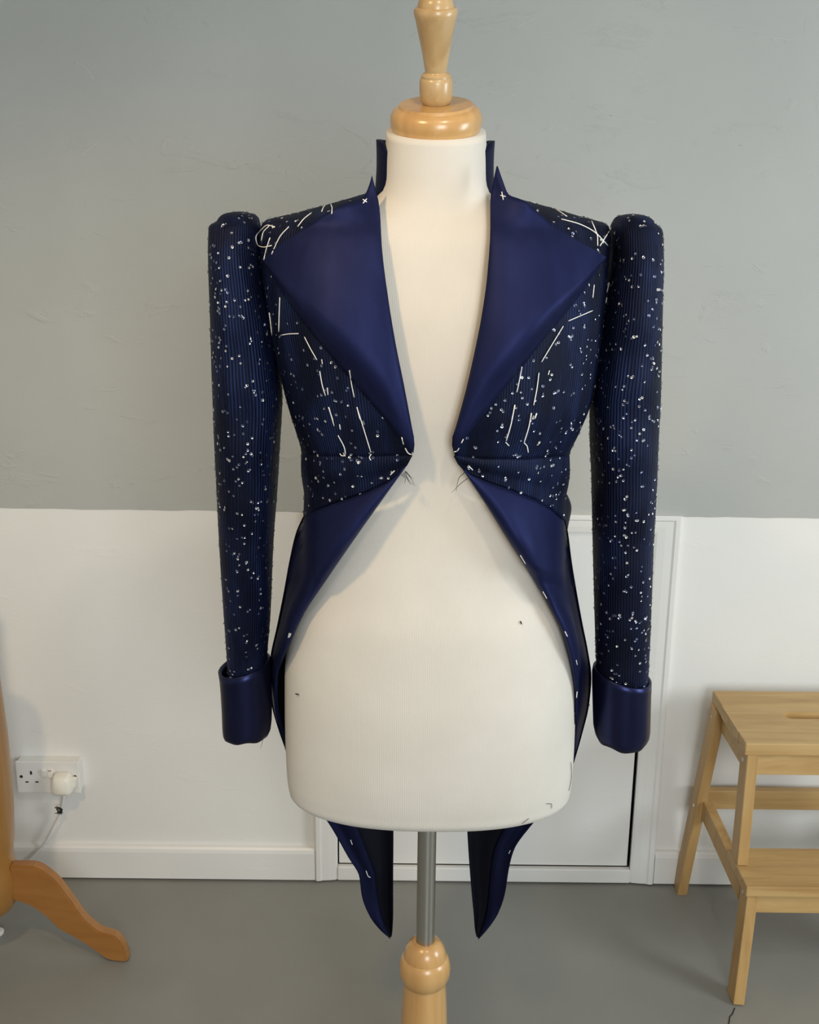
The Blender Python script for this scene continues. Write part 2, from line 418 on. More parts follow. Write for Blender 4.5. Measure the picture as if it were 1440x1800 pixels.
JROWS = [(334, 668, 858, .047, .058), (340, 648, 890, .052, .068), (347, 625, 908, .058, .078), (358, 588, 950, .068, .090), (375, 527, 1010, .080, .102),
         (393, 464, 1068, .090, .108), (420, 457, 1072, .102, .112), (480, 462, 1066, .118, .116), (560, 474, 1058, .131, .115),
         (640, 490, 1047, .136, .110), (700, 505, 1036, .134, .104), (750, 520, 1016, .127, .099), (790, 531, 999, .121, .097),
         (850, 536, 994, .118, .100), (915, 534, 992, .120, .106)]
JK = Loft(JROWS)
TROWS = [(232, 680, 853, .055, .058), (270, 677, 855, .055, .058), (310, 674, 857, .056, .058), (336, 668, 862, .059, .060), (352, 655, 874, .062, .062), (366, 625, 902, .066, .066), (382, 570, 958, .072, .074),
         (402, 500, 1034, .080, .084), (424, 480, 1050, .088, .094)]
for py, xl, xr, f, b in JROWS[7:]:
    TROWS.append((py + 4, xl + 22, xr - 22, f - .018, b - .016))
TROWS += [(1000, 540, 966, .106, .112), (1080, 514, 997, .113, .122), (1180, 502, 1010, .114, .124), (1300, 503, 1008, .108, .118), (1360, 506, 1004, .101, .110), (1381, 509, 1001, .097, .106)]
TF = Loft(TROWS)

form = thing('dress_form', 'cream jersey dress form on wooden stand wearing the navy tailcoat', 'dress form', (at(748, 1700, AX).x, AX, 0.0))
TILT = math.radians(14)
def torso():
    zs = list(np.linspace(TF.z[0], TF.z[-1], 120)); cols = 96; G = []
    zb0 = zs[0]; cx, a, bf, bb = TF.at(zb0)
    for k in range(7):                                     # rounded lower edge closing to the flat underside
        t = k/6*math.pi/2; sc = 1 - 0.16*(1 - math.sin(t)); 
        G.append([Vector((cx + (p.x-cx)*sc, AX + (p.y-AX)*sc, zb0 - 0.018*math.cos(t))) for p in (TF.pt(math.pi + 2*math.pi*j/cols, zb0) for j in range(cols))])
    G.insert(0, [Vector((cx + (p.x-cx)*0.02, AX + (p.y-AX)*0.02, p.z)) for p in G[0]])
    ztop = TF.z[-1]
    for z in zs[1:]:
        row = []
        kf = max(0.0, (z - (ztop - 0.12))/0.12)
        for j in range(cols):
            p = TF.pt(math.pi + 2*math.pi*j/cols, z)
            p.z += kf*math.tan(TILT)*(p.y - AX)*1.0
            p.y -= kf*0.012
            row.append(p)
        G.append(row)
    top = G[-1]; c = sum(top, Vector())/len(top)
    G.append([c + (p - c)*0.5 for p in top])
    o = grid('torso', G, M_JERSEY, form, closed=True); return c
neck_c = torso()
Rt = Matrix.Rotation(TILT + 0.075, 3, 'X') @ Matrix.Rotation(math.radians(-1.5), 3, 'Y')
cap_r = 0.0525
lathe('neck_cap', [(cap_r*.90, -.004), (cap_r*.955, .000), (cap_r*.99, .005), (cap_r, .011), (cap_r*.985, .017), (cap_r*.94, .0215), (cap_r*.87, .0245), (cap_r*.815, .0255), (cap_r*.80, .0275), (cap_r*.79, .0285), (0.001, .0288)],
      M_BIRCH, form, neck_c + Vector((0.0, -.002, .001)), Rt, 64)
lathe('finial', [(.0140, .0282), (.0165, .031), (.0183, .036), (.0187, .044), (.0185, .053), (.0176, .056), (.0166, .0572), (.0166, .0595), (.0150, .061), (.0126, .0620),
                 (.0120, .063), (.0162, .088), (.0224, .117), (.0238, .122), (.0238, .1255), (.0228, .128), (.0198, .1295), (.0190, .134), (.0155, .1395), (.0095, .143), (.001, .1445)],
      M_BIRCHX, form, neck_c + Vector((0.0, -.002, .001)), Rt, 48)
px_c = at(748, 1640, AX).x
zball = at(748, 1690, AX).z
lathe('pole', [(.0129, zball - .02), (.0129, TF.z[0] - .012)], M_CHROME, form, (px_c, AX, 0), None, 40)
zr = at(748, 1655, AX).z - 0.0
pr = [(.060, .125), (.062, .135), (.062, .185), (.056, .195), (.050, .205), (.040, .25), (.0345, .29)]
b0 = zball - .030
pr += [(.0320, b0 - .03), (.0300, b0 - .002), (.0325, b0 + .001), (.0358, b0 + .010), (.0368, b0 + .022), (.0352, b0 + .032), (.0322, b0 + .0385), (.0306, b0 + .040), (.0304, b0 + .043), (.0275, b0 + .053), (.0225, b0 + .061), (.0175, b0 + .064), (.0170, b0 + .0655), (.0132, b0 + .0655), (.0132, b0 + .058)]
lathe('base_post', pr, M_BIRCH, form, (px_c, AX, 0), None, 56)
def curved_leg(name, cx, cy, ang, r_post, z_top, z_bot, reach, mat, parent, th=0.024):
    """cabriole foot: flat sawn board following an S line from the post to the floor"""
    top = [(0.0, z_top), (0.045, z_top + .002), (0.085, z_top - .022), (0.115, z_top - .065), (0.145, z_top - .115), (reach - .045, z_top - .143), (reach - .024, .060), (reach - .010, .042), (reach - .003, .022), (reach, .003)]
    bot = [(0.0, z_bot), (0.035, z_bot - .012), (0.065, z_bot - .035), (0.090, z_bot - .062), (0.118, .052), (0.145, .034), (0.168, .016), (reach - .038, .003), (reach - .020, .000), (reach - .001, .000)]
    T = spline(top, 28); B = spline(bot, 28)
    d = Vector((math.cos(ang), math.sin(ang), 0)); nrm = Vector((-d.y, d.x, 0)); c = Vector((cx, cy, 0)) + d*(r_post - .006)
    bm = bmesh.new(); rows = []
    for (t, b) in zip(T, B):
        r = []
        for (q, s) in ((t, -1), (t, 1), (b, 1), (b, -1)):
            r.append(bm.verts.new(c + d*q[0] + Vector((0, 0, max(q[1], 0.0005))) + nrm*s*th/2))
        rows.append(r)
    for a, b in zip(rows[:-1], rows[1:]):
        for k in range(4): bm.faces.new((a[k], a[(k+1) % 4], b[(k+1) % 4], b[k]))
    bm.faces.new(rows[0]); bm.faces.new(rows[-1][::-1])
    bmesh.ops.recalc_face_normals(bm, faces=bm.faces)
    es = [e for e in bm.edges if len(e.link_faces) == 2 and e.calc_face_angle(0) > 0.9]
    bmesh.ops.bevel(bm, geom=es, offset=0.003, segments=2, affect='EDGES')
    return bm_obj(name, bm, mat, parent)
for a in (90, 210, 330):
    curved_leg('foot', px_c, AX, math.radians(a), .060, .185, .132, .225, M_BIRCH, form)

# ------------------------------------------------------------------ tailcoat
coat = thing('tailcoat', 'navy sequined tailcoat with satin lapels and white basting stitches, worn by the dress form', 'jacket', (at(756, 850, AX).x, AX, TF.z[0]))

ROLL_L = [(654, 308), (661, 335), (667, 362), (672, 440), (682, 520), (695, 600), (711, 680), (725, 755), (729, 778), (727, 797)]
ROLL_R = [(873, 292), (866, 325), (862, 352), (862, 400), (857, 480), (846, 560), (834, 620), (818, 690), (800, 755), (794, 775), (798, 798)]
def roll_x(py, side):
    R = ROLL_L if side < 0 else ROLL_R
    return float(np.interp(py, [p[1] for p in R], [p[0] for p in R]))
SEAM_L = [(520, 795), (560, 803), (640, 805), (725, 800)]; SEAM_R = [(798, 800), (850, 808), (930, 809), (1010, 800)]
EDGE_L = [(520, 913), (536, 909), (556, 897), (590, 884), (640, 867), (680, 848), (705, 831), (721, 812), (725, 800)]
EDGE_R = [(797, 800), (803, 814), (820, 832), (860, 848), (900, 862), (940, 878), (970, 895), (990, 912), (1010, 918)]
def curve_y(C, x): 
    return float(np.interp(x, [p[0] for p in C], [p[1] for p in C]))
def z_on(phi, C, z0, grow=0.0):
    z = z0
    for _ in range(30):
        p = JK.pt(phi, z, grow); px, py = proj(p); z += 0.8*(py - curve_y(C, px))/1420.0
        z = min(max(z, JK.z[0] - .01), JK.z[-1])
    return z
JK_Z0, JK_Z1 = JK.z[0], JK.z[-1]
def phi_at(px, py, side):
    lo, hi = 0.0, 1.5
    zz = at(px, py, AX - .12).z
    for _ in range(40):
        m = (lo + hi)/2; q = proj(JK.pt(side*m, zz))[0]
        if side*(q - px) < 0: lo = m
        else: hi = m
    return lo
front_panels = {}
def front(side):
    """bodice front from the side seam to just under the lapel roll, waist seam to shoulder"""
    seam = SEAM_L if side < 0 else SEAM_R; edge = EDGE_L if side < 0 else EDGE_R
    ph0 = phi_at(724 if side < 0 else 799, 800, side)
    phis = list(ph0 + (math.radians(96) - ph0)*np.linspace(0, 1, 64)**1.0)
    G = []
    for ph in phis:
        z0 = z_on(side*ph, seam, at(700, 800, AX-.1).z)
        zs = np.linspace(z0, JK_Z1, 240); zt = z0 + 0.002
        for z in zs:
            px, py = proj(JK.pt(side*ph, z))
            if side*(px - (roll_x(py, side) + side*7)) < 0 and z > z0 + 0.004: break
            zt = z
        s = np.linspace(0, 1, 60); s = 1 - (1 - s)**1.35
        G.append([JK.pt(side*ph, z0 + (zt - z0)*t) for t in s])
    G = [list(r) for r in zip(*G)]
    fp = grid('front_panel', G, M_PLEAT, coat, thick=0.003, flip=(side < 0))
    front_panels[side] = fp
    W = []
    for ph in phis:
        z1 = z_on(side*ph, seam, at(700, 800, AX-.1).z) + 0.001
        z0 = min(z_on(side*ph, edge, at(700, 860, AX-.1).z), z1 - .001)
        W.append([JK.pt(side*ph, z0 + (z1 - z0)*t, 0.0035*math.sin(math.pi*min(1, (1-t)*1.6))*0.8) for t in np.linspace(0, 1, 14)])
    W = [list(r) for r in zip(*W)]
    wp = grid('waist_panel', W, M_PLEAT, coat, thick=0.003, flip=(side < 0))
    return fp, wp
fpL, wpL = front(-1); fpR, wpR = front(1)
Gb = []
for z in np.linspace(JK_Z0, JK_Z1, 70):
    Gb.append([JK.pt(ph, z) for ph in np.linspace(math.radians(95), math.radians(265), 70)])
bp = grid('back_panel', Gb, M_PLEAT, coat, thick=0.003)

def coons(R, L, M, nt=30, nw=34):
    """three-sided cloth: R roll line, L and M run from its ends to a shared tip"""
    Rr = spline(R, nw); Ll = spline(L, nt); Mm = spline(M, nt); out = []
    for i in range(nt):
        t = i/(nt-1); row = []
        for j in range(nw):
            wv = j/(nw-1); ch = Rr[0]*(1-wv) + Rr[-1]*wv
            row.append((1-wv)*Ll[i] + wv*Mm[i] + (1-t)**1.2*(Rr[j] - ch))
        out.append(row)
    return out
def lapel(side):
    R = ROLL_L if side < 0 else ROLL_R
    if side < 0:
        L = [(654, 308), (648, 328), (639, 346), (600, 361), (545, 393), (500, 424), (459, 455)]
        M = [(727, 797), (700, 765), (645, 700), (590, 636), (540, 575), (490, 505), (459, 455)]
    else:
        L = [(873, 292), (882, 318), (893, 341), (920, 352), (960, 385), (1010, 418), (1066, 452)]
        M = [(798, 798), (822, 765), (870, 705), (915, 650), (960, 592), (1015, 525), (1066, 452)]
    C = coons(R, L, M); G = []
    for i, row in enumerate(C):
        t = i/(len(C)-1); r = []
        for j, (px, py) in enumerate(row):
            wv = j/(len(row)-1)
            lift = 0.007 + 0.027*(math.sin(math.pi*min(1, t*1.05))**0.8)*(0.25 + 0.75*wv)
            edge = max(0.0, (wv - 0.70)/0.30)                  # the lower edge rolls under
            lift = max(lift*(1 - 0.92*edge**2.2*min(1, t*5)), 0.0045)
            q = JK.hit(px, max(py, 395), lift); k = min(1, max(0, (py - 325)/85)); k = k*k*(3 - 2*k)
            near = 1 if abs(px - 757) < 110 else max(0, 1 - (abs(px - 757) - 110)/60)
            k = 1 - (1 - k)*near
            Yn = AX - 0.066; r.append(at(px, py, Yn*(1-k) + q.y*k))
        G.append(r)
    return grid('lapel', G, M_SATIN, coat, thick=0.0025, face=(0, -1, 0))
lapL, lapR = lapel(-1), lapel(1)

# standing collar round the back of the neck
def collar():
    c = Vector((at(765, 300, AX).x, AX + .006, 0)); G = []; n = 60
    zlo = at(765, 352, AX).z
    for k in range(9):
        t = k/8; row = []
        for j in range(n):
            a = math.radians(49 + j*(311 - 49)/(n-1))
            e = abs(a - math.pi)/math.radians(131)
            rise = 0.074 - 0.020*e**9
            x = math.sin(a); y = -math.cos(a)
            rx = 0.0690 + 0.0035*(1-t) - 0.002*math.sin(math.pi*t); ry = 0.064 + 0.006*(1-t)
            row.append(c + Vector((x*rx, y*ry, zlo - .006 + rise*t)))
        G.append(row)
    return grid('collar', G, M_SATIND, coat, thick=0.005)
col_o = collar()

# sleeves: (py, x left, x right, half depth)
SL = [(372.5, 411, 431, .016), (374.5, 400, 442, .030), (379, 391, 450, .040), (385, 386, 454, .046), (390, 383, 455, .049), (393, 376, 456, .052), (398, 371, 457, .055), (408, 370, 458, .058), (430, 370, 459, .062),
      (480, 371, 465, .066), (560, 374, 479, .068), (640, 376, 490, .067), (700, 378, 496, .065), (760, 380, 493, .062), (850, 384, 488, .058), (960, 389, 480, .052), (1080, 396, 475, .044), (1165, 401, 468, .038), (1215, 403, 464, .034)]
SR = [(376.5, 1103, 1122, .016), (378.5, 1093, 1131, .030), (383, 1084, 1141, .040), (389, 1080, 1147, .046), (394, 1078, 1150, .049), (397, 1077, 1155, .052), (402, 1076, 1159, .055), (412, 1075, 1161, .058), (440, 1074, 1161, .062),
      (490, 1068, 1160, .066), (560, 1058, 1158, .068), (640, 1046, 1157, .067), (700, 1038, 1156, .065), (760, 1038, 1153, .062), (850, 1041, 1150, .058), (960, 1043, 1145, .052), (1080, 1046, 1142, .044), (1170, 1049, 1139, .038), (1225, 1052, 1136, .034)]
SY = AX + 0.004
def sleeve(rows, side):
    pys = [r[0] for r in rows]; ts = np.concatenate([np.linspace(pys[0], pys[8], 26), np.linspace(pys[8], pys[-1], 90)[1:]])
    G = []; cols = 40
    for i, py in enumerate(ts):
        xl, xr, d = (float(pchip(pys, [r[k] for r in rows], py)[0]) for k in (1, 2, 3))
        L, R = at(xl, py, SY), at(xr, py, SY); c = (L + R)/2; a = (R.x - L.x)/2
        yo = -0.004*math.sin((py - 400)/800*math.pi) if py > 400 else 0
        wr = 0.0012*math.sin(py/17.0) + 0.0009*math.sin(py/41.0 + 1)
        row = []
        for j in range(cols):
            an = math.pi + 2*math.pi*j/cols; e = 2/2.3
            sx, sy = math.sin(an), math.cos(an)
            row.append(Vector((c.x + math.copysign(abs(sx)**e, sx)*a, c.y + yo - math.copysign(abs(sy)**e, sy)*(d + wr*abs(sy)), c.z)))
        G.append(row)
    t = G[0]; cc = sum(t, Vector())/len(t)
    G.insert(0, [cc + (p - cc)*.05 + Vector((0, 0, .0006)) for p in t])
    return grid('sleeve', G, M_PLEAT, coat, closed=True, flip=True, thick=0.002)
slL, slR = sleeve(SL, -1), sleeve(SR, 1)
def cuff(rows, parent, hems):
    """turned-back satin cuff, open at the top, with rolled lip"""
    G = []; cols = 56
    rows = [(rows[0][0] + 4, rows[0][1] + 10, rows[0][2] - 10, rows[0][3] - .006), (rows[0][0] - 1, rows[0][1] + 3, rows[0][2] - 3, rows[0][3] - .0015)] + rows
    for i, (py, xl, xr, d) in enumerate(rows):
        L, R = at(xl, py, SY), at(xr, py, SY); c = (L + R)/2; a = (R.x - L.x)/2; row = []
        k = max(0, (i - 3)/(len(rows) - 4))
        for j in range(cols):
            an = 2*math.pi*j/cols
            z = c.z + hems*0.0018*k*math.sin(an*3 + 1) + 0.0008*k*math.sin(an*7) + (0.008*(1-k))*math.sin(an)*hems
            row.append(Vector((c.x + math.sin(an)*a*(1 + .02*math.sin(an*5)*k), c.y - math.cos(an)*d, z)))
        G.append(row)
    return grid('cuff', G, M_CUFF, parent, closed=True, flip=True, thick=0.003)
CL = [(1168, 384, 475, .043), (1180, 386, 476, .0425), (1205, 388, 477, .041), (1240, 390, 478, .040), (1270, 391, 477, .039), (1282, 392, 475, .038), (1288, 394, 471, .036)]
CR = [(1184, 1043, 1145, .046), (1194, 1041, 1145, .0455), (1212, 1041, 1144, .044), (1245, 1042, 1143, .043), (1280, 1043, 1142, .042), (1293, 1046, 1140, .040), (1299, 1050, 1136, .038)]
cufL, cufR = cuff(CL, slL, 1), cuff(CR, slR, -1)

# skirts: fold edge F, outer silhouette S, centre back B (px, py, offset behind axis)
def tor(px, py, off): 
    p = TF.hit(px, py, off); return (px, py, p.y - AX)
def skirt(side):
    if side < 0:
        Fp = [(714, 822), (672, 880), (622, 950), (575, 1018), (535, 1078), (511, 1130), (490, 1185), (487, 1235), (495, 1280), (507, 1322)]
        Sp = [(535, 908, .0), (522, 938, .002), (511, 985, .004), (501, 1040, .008), (489, 1100, .014), (478, 1150, .022), (474, 1183, .030), (479, 1236, .045), (491, 1281, .062), (506, 1323, .085)]
        tail_F = [(507, 1322, .088), (545, 1395, .115), (582, 1447, .130), (612, 1500, .138), (633, 1537, .142), (637, 1570, .144), (650, 1606, .146), (670, 1632, .148), (685, 1645, .150)]
        Bk = [(742, 905, .108), (735, 960, .116), (728, 1010, .126), (722, 1060, .136), (716, 1110, .142), (710, 1150, .145), (704, 1190, .147), (700, 1240, .148), (697, 1285, .148), (694, 1325, .148)]
        tail_B = [(694, 1325, .148), (692, 1400, .149), (691, 1450, .15), (690.5, 1500, .15), (690, 1540, .15), (690, 1575, .15), (690, 1606, .15), (689, 1632, .15), (688, 1645, .15)]
    else:
        Fp = [(812, 824), (852, 884), (893, 950), (935, 1014), (968, 1072), (991, 1120), (1006, 1180), (1012, 1235), (1010, 1285), (1006, 1337)]
        Sp = [(991, 911, .0), (997, 938, .002), (1003, 985, .004), (1012, 1040, .008), (1023, 1100, .014), (1032, 1145, .020), (1038, 1190, .030), (1034, 1238, .045), (1023, 1285, .062), (1008, 1338, .085)]
        tail_F = [(1007, 1338, .088), (972, 1400, .115), (937, 1441, .130), (902, 1490, .138), (893, 1525, .142), (887, 1565, .144), (877, 1598, .146), (858, 1628, .148), (842, 1646, .150)]
        Bk = [(748, 905, .108), (754, 960, .116), (766, 1010, .126), (778, 1060, .136), (788, 1110, .142), (796, 1150, .145), (804, 1190, .147), (809, 1240, .148), (813, 1290, .148), (817, 1340, .148)]
        tail_B = [(817, 1340, .148), (820, 1400, .149), (822, 1450, .15), (825, 1500, .15), (828, 1540, .15), (831, 1575, .15), (834, 1606, .15), (836, 1632, .15), (838, 1645, .15)]
    n = 44; K = np.linspace(0, 1, len(Sp)); T = np.linspace(0, 1, n)
    def res(P): return np.stack([pchip(K, [p[k] for p in P], T) for k in range(len(P[0]))], 1)
    Fd = []
    for i, (px, py) in enumerate(Fp):
        q = tor(px, py, 0.006)[2] if i < 6 else [0]*6
        Fd.append((px, py, q if i < 6 else (-.006, .008, .03, .085)[i-6]))
    F, S = res(Fd), res(Sp); nS = 26; G = []
    for i in range(n):
        row = []
        for j in range(nS):
            s = j/(nS-1); px = F[i][0]*(1-s) + S[i][0]*s
            # upper edge bows like the cut of the coat
            py = F[i][1]*(1-s) + S[i][1]*s
            if i < n*0.45:
                k = 1 - i/(n*0.45); C = EDGE_L if side < 0 else EDGE_R
                py = py*(1-k) + k*(curve_y(C, px) + 2 + (0.0 if i else -2)) if i == 0 else py + k**2*(curve_y(C, F[0][0]*(1-s)+S[0][0]*s) - (F[0][1]*(1-s)+S[0][1]*s))
            ss = s**1.6
            off = F[i][2]*(1-ss) + S[i][2]*ss
            bulge = 0.030*math.sin(math.pi*min(1, s**0.62))*(1 - 0.6*i/n)*min(1, 0.05 + i/(n*0.22))**0.8
            Y = AX + off
            p = at(px, py, Y)
            Yt = TF.front(p.x, p.z, 0.008)
            if abs(p.x - TF.at(p.z)[0]) < TF.at(p.z)[1] + .006: Y = min(Y, Yt)
            if i < n*0.3: Y = min(Y, JK.front(p.x, max(p.z, JK_Z0), 0.003))
            row.append(at(px, py, Y - bulge))
        G.append(row)
    fc = grid('skirt_facing', G, M_SATIN, coat, thick=0.003, face=(0, -1, 0))
    # outer skirt round the back, from the silhouette to the centre vent, running into the tail
    Bc = res(Bk); G2 = []; nB = 22
    for i in range(n):
        A_ = at(S[i][0], S[i][1], AX + S[i][2]); B_ = at(Bc[i][0], Bc[i][1], AX + Bc[i][2]); row = []
        B_.z = A_.z if i < 4 else B_.z
        for j in range(nB):
            s = j/(nB-1); an = s*math.pi/2
            row.append(Vector((A_.x + (B_.x - A_.x)*(1 - math.cos(an)), A_.y + (B_.y - A_.y)*math.sin(an)**0.9, A_.z + (B_.z - A_.z)*s)))
        G2.append(row)
    K2 = np.linspace(0, 1, len(tail_F)); T2 = np.linspace(0, 1, 40)
    def res2(P): return np.stack([pchip(K2, [p[k] for p in P], T2) for k in range(3)], 1)
    TFr, TB = res2(tail_F), res2(tail_B); G3 = []
    for i in range(1, 40):
        A_ = at(TFr[i][0], TFr[i][1], AX + TFr[i][2]); B_ = at(TB[i][0], TB[i][1], AX + TB[i][2]); row = []
        fade = 1 - i/39
        for j in range(nB):
            s = j/(nB-1); an = s*math.pi/2; k = fade**2
            x = A_.x + (B_.x - A_.x)*((1 - math.cos(an))*k + s*(1-k)); y = A_.y + (B_.y - A_.y)*(math.sin(an)**0.9*k + s*(1-k))
            y += 0.012*fade*math.sin(s*9.0) + 0.016*math.sin(math.pi*s)*(1-k)*min(1, fade*3)
            row.append(Vector((x, y, A_.z + (B_.z - A_.z)*s)))
        G3.append(row)
    tail = grid('tail', G2 + G3, M_PLEAT, coat, thick=0.0015, flip=(side < 0))
    lin = grid('lining', [[p + Vector((0, -.003, 0)) for p in r] for r in G2[3:] + G3], M_LINING, tail, face=(0, -1, 0), thick=0.0008)
    # satin band turned to the inside along the edge of the tail
    Gf = []
    for i, r in enumerate(G3[6:]):
        wdt = 11 if i < 20 else 11
        Gf.append([r[j] + Vector((-side*0.0 , -.006 - 0.010*math.sin(math.pi*min(1, j/wdt))*min(1, (len(G3) - 6 - i)/8), 0)) for j in range(wdt + 1)])
    tf = grid('tail_facing', Gf, M_SATIND, tail, thick=0.0015, face=(0, -1, 0))
    return fc, tail, tf
fcL, tlL, tfL = skirt(-1); fcR, tlR, tfR = skirt(1)

# end of the back belt poking out at the waist
bt = [[at(x, y, AX + d) for x, y, d in r] for r in (
    [(985, 862, .03), (990, 880, .035), (988, 905, .035), (985, 938, .03)],
    [(996, 867, .045), (1002, 885, .05), (999, 908, .05), (997, 937, .045)],
    [(1002, 876, .06), (1011, 894, .065), (1004, 914, .065), (999, 932, .06)],
    [(990, 872, .085), (996, 894, .09), (992, 914, .09), (988, 930, .085)])]
grid('back_tab', bt, M_SATIND, coat, thick=0.004, level=2)

# ---- basting stitches and loose ends lie on the cloth: drop each point on the first surface it meets
def bvh(objs):
    V, Fc = [], []
    for o in objs:
        v, f = RAW[o.name]; b = len(V); V += v; Fc += [tuple(i + b for i in q) for q in f]
    return BVHTree.FromPolygons(V, Fc)
TREE = bvh([fpL, fpR, wpL, wpR, lapL, lapR, slL, slR, fcL, fcR, tfL, tfR, cufL, cufR, col_o])
def drop(px, py, off=0.0013):
    d = ray(px, py).normalized(); h = TREE.ray_cast(CAM, d)
    if h[0] is None or h[3] > 1.9: return None
    return h[0] - d*off
def zoomed(x0, y0, k, lines): return [[(x0 + a/k, y0 + b/k) for a, b in l] for l in lines]
ST = []
ST += zoomed(340, 240, 3.6, [[(515,573),(470,560),(430,590),(395,640),(410,690),(445,700),(495,690)], [(485,640),(465,700),(445,780)], [(430,660),(440,610),(480,565)],
    [(605,570),(550,630),(515,700),(495,745)], [(748,482),(700,520),(660,570)], [(850,424),(825,445),(812,475)], [(870,428),(878,455),(875,490)], [(547,1018),(543,1130),(540,1235)],
    [(558,1257),(610,1249),(665,1247)], [(703,1268),(740,1340),(782,1414)], [(480,1115),(490,1190),(497,1255)], [(800,1485),(815,1570),(836,1640)], [(812,1410),(817,1440)],
    [(848,1590),(852,1635)], [(988,1480),(1000,1560),(1018,1650)], [(855,1712),(885,1800)], [(1035,1712),(1055,1790)], [(1074,422),(1097,394)], [(1072,397),(1098,415)]])
ST += zoomed(440, 700, 4, [[(553,65),(590,195)], [(628,185),(634,220)], [(618,262),(665,360),(670,395)], [(670,405),(645,405),(630,390)], [(750,65),(790,190),(848,380)],
    [(850,395),(838,415),(848,437)], [(1065,275),(1078,325)], [(1090,352),(1110,385),(1130,395),(1146,388)], [(985,540),(1015,510)], [(285,1655),(275,1680)]])
ST += zoomed(780, 240, 3.6, [[(665,436),(720,465),(780,505)], [(745,522),(850,550),(950,600),(1040,690)], [(930,519),(960,590),(975,640),(975,692)], [(1062,578),(1025,635),(990,692)],
    [(953,938),(944,1020)], [(1047,925),(1035,985)], [(1033,1020),(1027,1055)], [(942,1102),(865,1135),(790,1167)], [(757,1200),(690,1310),(620,1426)], [(495,1458),(480,1540),(463,1618)],
    [(603,1495),(590,1600),(570,1700)], [(670,1480),(662,1508)], [(452,1698),(430,1800)], [(555,1750),(548,1800)], [(590,1752),(578,1785)], [(368,350),(378,400)], [(360,372),(392,380)]])
ST += zoomed(740, 700, 4, [[(660,48),(635,180),(600,300)], [(597,310),(620,335)], [(778,105),(760,200),(726,312)], [(726,314),(748,340),(755,382)], [(813,105),(803,138)], [(298,288),(285,315)],
    [(268,350),(255,370),(232,378)], [(335,475),(365,505)], [(700,1105),(736,1165)], [(858,1360),(886,1408)], [(1013,1640),(1030,1675)]])
ST += zoomed(840, 1080, 3.79, [[(656,305),(662,335)], [(662,515),(658,555)]])
ST += zoomed(540, 1400, 3.43, [[(262,262),(272,290)], [(355,448),(372,485),(382,488)], [(1225,325),(1216,345)]])
ST += zoomed(340, 1080, 3.79, [[(640,125),(632,155)]])
for l in ST:
    P = spline(l, max(3, int(len(l)*3)))
    pts = [drop(*q) for q in P]; pts = [p for p in pts if p is not None]
    if len(pts) < 2: continue
    ym = sorted(p.y for p in pts)[len(pts)//2]
    pts = [p for p in pts if abs(p.y - ym) < 0.06]
    if len(pts) >= 2: tube('basting_stitch', pts, 0.0006, M_THREAD, coat, 5)
FRAY = [[(712, 828), (722, 840), (730, 855)], [(714, 829), (722, 838), (728, 842)], [(709, 831), (716, 842), (722, 852)], [(712, 830), (719, 845), (727, 853)], [(706, 834), (713, 842), (711, 850)],
        [(826, 838), (810, 850), (794, 866)], [(820, 828), (806, 842), (802, 864)], [(456, 1286), (462, 1298), (458, 1316)]]
for l in FRAY:
    P = spline(l, 7); base = drop(*P[0], 0.002); Yb = base.y if base is not None else AX - .125
    if l[0][0] < 500: Yb = SY - .02
    pts = []
    for q in P:
        p = at(q[0], q[1], Yb)
        if l[0][0] > 500: p = at(q[0], q[1], min(Yb, TF.front(p.x, p.z, .004)))
        pts.append(p)
    tube('loose_thread', pts, 0.0005, M_BLACKTH, coat, 4, True)

for l in ([(1004, 1340), (1005, 1358), (1003, 1378), (1000, 1390)], [(961, 1413), (970, 1413), (970, 1421)], [(918, 1448), (930, 1439)], [(915, 1092), (917, 1097)], [(520, 1220), (525, 1221)]):
    P = spline(l, 7); pts = []
    for q in P:
        p = TF.hit(q[0], q[1], 0.0015); pts.append(p)
    tube('stray_thread', pts, 0.0009 if l[0][1] in (1092, 1220) else 0.00035, M_BLACKTH, form, 4)

